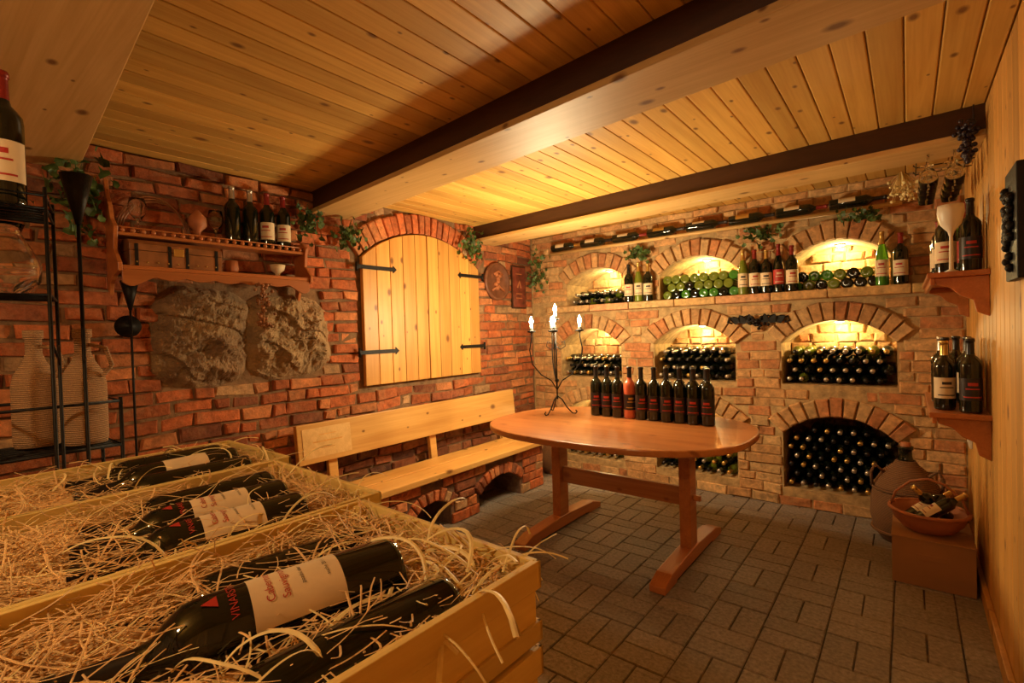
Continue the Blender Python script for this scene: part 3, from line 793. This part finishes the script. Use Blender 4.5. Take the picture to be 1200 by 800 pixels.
mb=MB(); mb.lathe([(0,0),(.03,0),(.008,.012),(.006,.15),(.012,.17),(.035,.20),(.045,.25),(.043,.28),(.040,.28),(.040,.25),(.03,.205),(0,.18)],T((2.965,2.79,1.4505)),20); mb.obj('porcelain_goblet',white)
mb=MB()
for y in(2.95,3.1,3.25,3.4): mb.tube([(W-.002,y,2.02),(2.86,y,2.02),(2.85,y,2.035)],.003,5)
mb.tube([(2.86,2.93,2.02),(2.86,3.42,2.02)],.003,5); mb.tube([(W-.03,2.93,2.02),(W-.03,3.42,2.02)],.003,5)
for i in range(8):
    x=2.90+(i%2)*.09; y=2.97+(i//2)*.13
    mb.lathe([(r,-z) for r,z in GL],T((x,y,2.016)),18,1)
mb.obj('hanging_glass_rack',[iron,clear])
# pale dried grasses beside the glass rack
mb=MB(); c0=Vector((2.80,3.52,2.08))
for i in range(70):
    d=Vector((random.gauss(0,.45),random.gauss(0,.35),-1)).normalized(); l=U(.08,.17)
    e=c0+d*l; mb.tube([c0,c0+d*l*.6,e],.0015,4,0)
    mb.sphere(e,U(.005,.010),0,seg=6)
mb.obj('dried_flower_bunch',strawl,fixn=False)
mb=MB()
for i in range(90):
    k=R(); mb.sphere((3.02+random.gauss(0,.018)*(1.2-k),2.80+random.gauss(0,.025)*(1.2-k),2.06-.16*k),.010,0,seg=8)
mb.tube([(3.04,2.80,2.05),(3.04,2.80,2.13)],.003,5); mb.obj('grape_bunch',grapem)
mb=MB(); mb.box(W-.025,W-.001,1.93,2.13,1.36,1.68,0)
for i in range(40): mb.sphere((W-.03,2.03+random.gauss(0,.03),1.52+random.gauss(0,.05)),.013,0,seg=8)
mb.obj('grape_relief_plaque',iron,bevel=.005)
mb=MB(); mb.box(W-.012,W-.001,3.56,3.68,.56,.70,0); mb.box(W-.016,W-.012,3.58,3.66,.58,.68,0); mb.obj('wall_outlet',white,bevel=.003)

mb=MB()
for s in(-1,1):
    mb.tube([(1.99,L-.035,1.28),(1.99+s*.07,L-.04,1.32),(1.99+s*.14,L-.04,1.29),(1.99+s*.19,L-.035,1.31),(1.99+s*.20,L-.035,1.28),(1.99+s*.17,L-.035,1.27)],.007,6)
    for k in range(3):
        x=1.99+s*(.05+.045*k); M=T((x,L-.045,1.29))@Matrix.Rotation(s*.5*k,4,'Y')
        mb.add([(0,0,-.03),(.028,0,-.01),(.02,-.01,.025),(0,-.005,.045),(-.02,-.01,.025),(-.028,0,-.01)],[(0,1,2,3,4,5)],0,M=M)
for i in range(26): mb.sphere((1.99+random.gauss(0,.03),L-.045+U(-.008,.008),1.27+random.gauss(0,.02)),.012,0,seg=8)
mb.obj('iron_grape_ornament',iron,fixn=False)

# ---------------------------------------------------------------- floor right group
BH=.225
mb=MB(); bx0,bx1,by0,by1=2.745,3.045,2.98,3.34
mb.box(bx0,bx1,by0,by1,0.001,BH-.004,0)
mb.box(bx0-.002,bx1+.002,by0-.003,(by0+by1)/2-.002,BH-.006,BH,0); mb.box(bx0-.002,bx1+.002,(by0+by1)/2+.002,by1+.003,BH-.006,BH,0)
mb.box((bx0+bx1)/2-.06,(bx0+bx1)/2+.06,by0-.002,by0,.13,.155,0)
mb.obj('cardboard_box',cardb,bevel=.002)
mb=MB(); mb.lathe([(0,0),(.08,0),(.10,.01),(.135,.05),(.15,.09),(.155,.10),(.143,.10),(.128,.055),(.09,.018),(0,.015)],T((2.885,3.14,BH+.001)),32)
mb.tube([(2.885+.152*math.cos(a/3),3.14+.152*math.sin(a/3),BH+.10) for a in range(20)],.009,6)
mb.tube([(2.735,3.14,BH+.09),(2.76,3.14,BH+.17),(2.82,3.14,BH+.23),(2.885,3.14,BH+.25),(2.95,3.14,BH+.23),(3.01,3.14,BH+.17),(3.035,3.14,BH+.09)],.006,6)
mb.obj('terracotta_bowl',terra)
for b,n in(((2.81,3.10,.06),(2.99,3.20,.20)),((2.84,3.05,.065),(3.00,3.10,.19)),((2.96,3.21,.055),(2.84,3.10,.20))):
    b=Vector(b)+Vector((0,0,BH)); n=Vector(n)+Vector((0,0,BH))
    mb=MB(); bottle(mb,axisM(b,n-b),h=.24,r=.03,seg=14,gi=0,band=3); mb.obj('small_wine_bottle',[glassd,cream,lgold,fred])
mb=MB(); dj=(2.80,3.58,0)
mb.lathe([(0,.002),(.12,.002),(.155,.05),(.17,.14),(.165,.24),(.15,.32),(.11,.39),(.06,.435),(.045,.46)],T(dj),32,0)
mb.lathe([(.04,.455),(.034,.47),(.030,.49),(.030,.52),(.036,.522),(.036,.54),(.028,.54),(.026,.46),(.0,.45)],T(dj),20,1)
mb.lathe([(.026,.52),(.024,.56),(0,.56)],T(dj),12,2)
for s in(-1,1): mb.tube([(dj[0]+s*.10,dj[1]-.05,.39),(dj[0]+s*.14,dj[1]-.06,.43),(dj[0]+s*.16,dj[1]-.06,.38),(dj[0]+s*.155,dj[1]-.04,.30)],.009,6)
for z,r in((.06,.163),(.30,.160)): mb.tube([(dj[0]+r*math.cos(a/4),dj[1]+r*math.sin(a/4),z) for a in range(26)],.008,6)
mb.obj('wicker_demijohn',[wick,glassd,terra])
mb=MB(); mb.lathe([(0,.002),(.07,.002),(.10,.08),(.095,.18),(.05,.26),(.03,.30),(.035,.31),(0,.30)],T((.33,3.62,0)),24,0); mb.obj('wicker_jug',[wick])

# ---------------------------------------------------------------- lights
def fill_lamp(name,x,y,z,e,r=.05):
    mb=MB(); mb.lathe([(.05,H-z),(.05,H-z-.01),(.008,H-z-.012),(.008,.03)],T((x,y,z)),16,0); mb.sphere((x,y,z),.03,1); mb.obj(name,[iron,bulbm])
    light(name+'_light',(x,y,z-.05),e,(1,.72,.38),r)
fill_lamp('added_fill_bulb',1.9,-.75,1.98,30)  # added warm fill behind the camera, shaped as a hanging bulb
w=bpy.data.worlds.new('w'); sc.world=w; w.use_nodes=True
w.node_tree.nodes['Background'].inputs[0].default_value=(1,.6,.3,1); w.node_tree.nodes['Background'].inputs[1].default_value=.02

# ---------------------------------------------------------------- camera
cd=bpy.data.cameras.new('camera'); cd.sensor_width=36; cd.lens=580/1200*36; cd.clip_start=.02
co=bpy.data.objects.new('camera',cd); sc.collection.objects.link(co)
co.matrix_world=T(CAM)@Matrix.Rotation(math.radians(38.7),4,'Z')@Matrix.Rotation(math.radians(89),4,'X')@Matrix.Rotation(math.radians(-1.7),4,'Z')
sc.camera=co
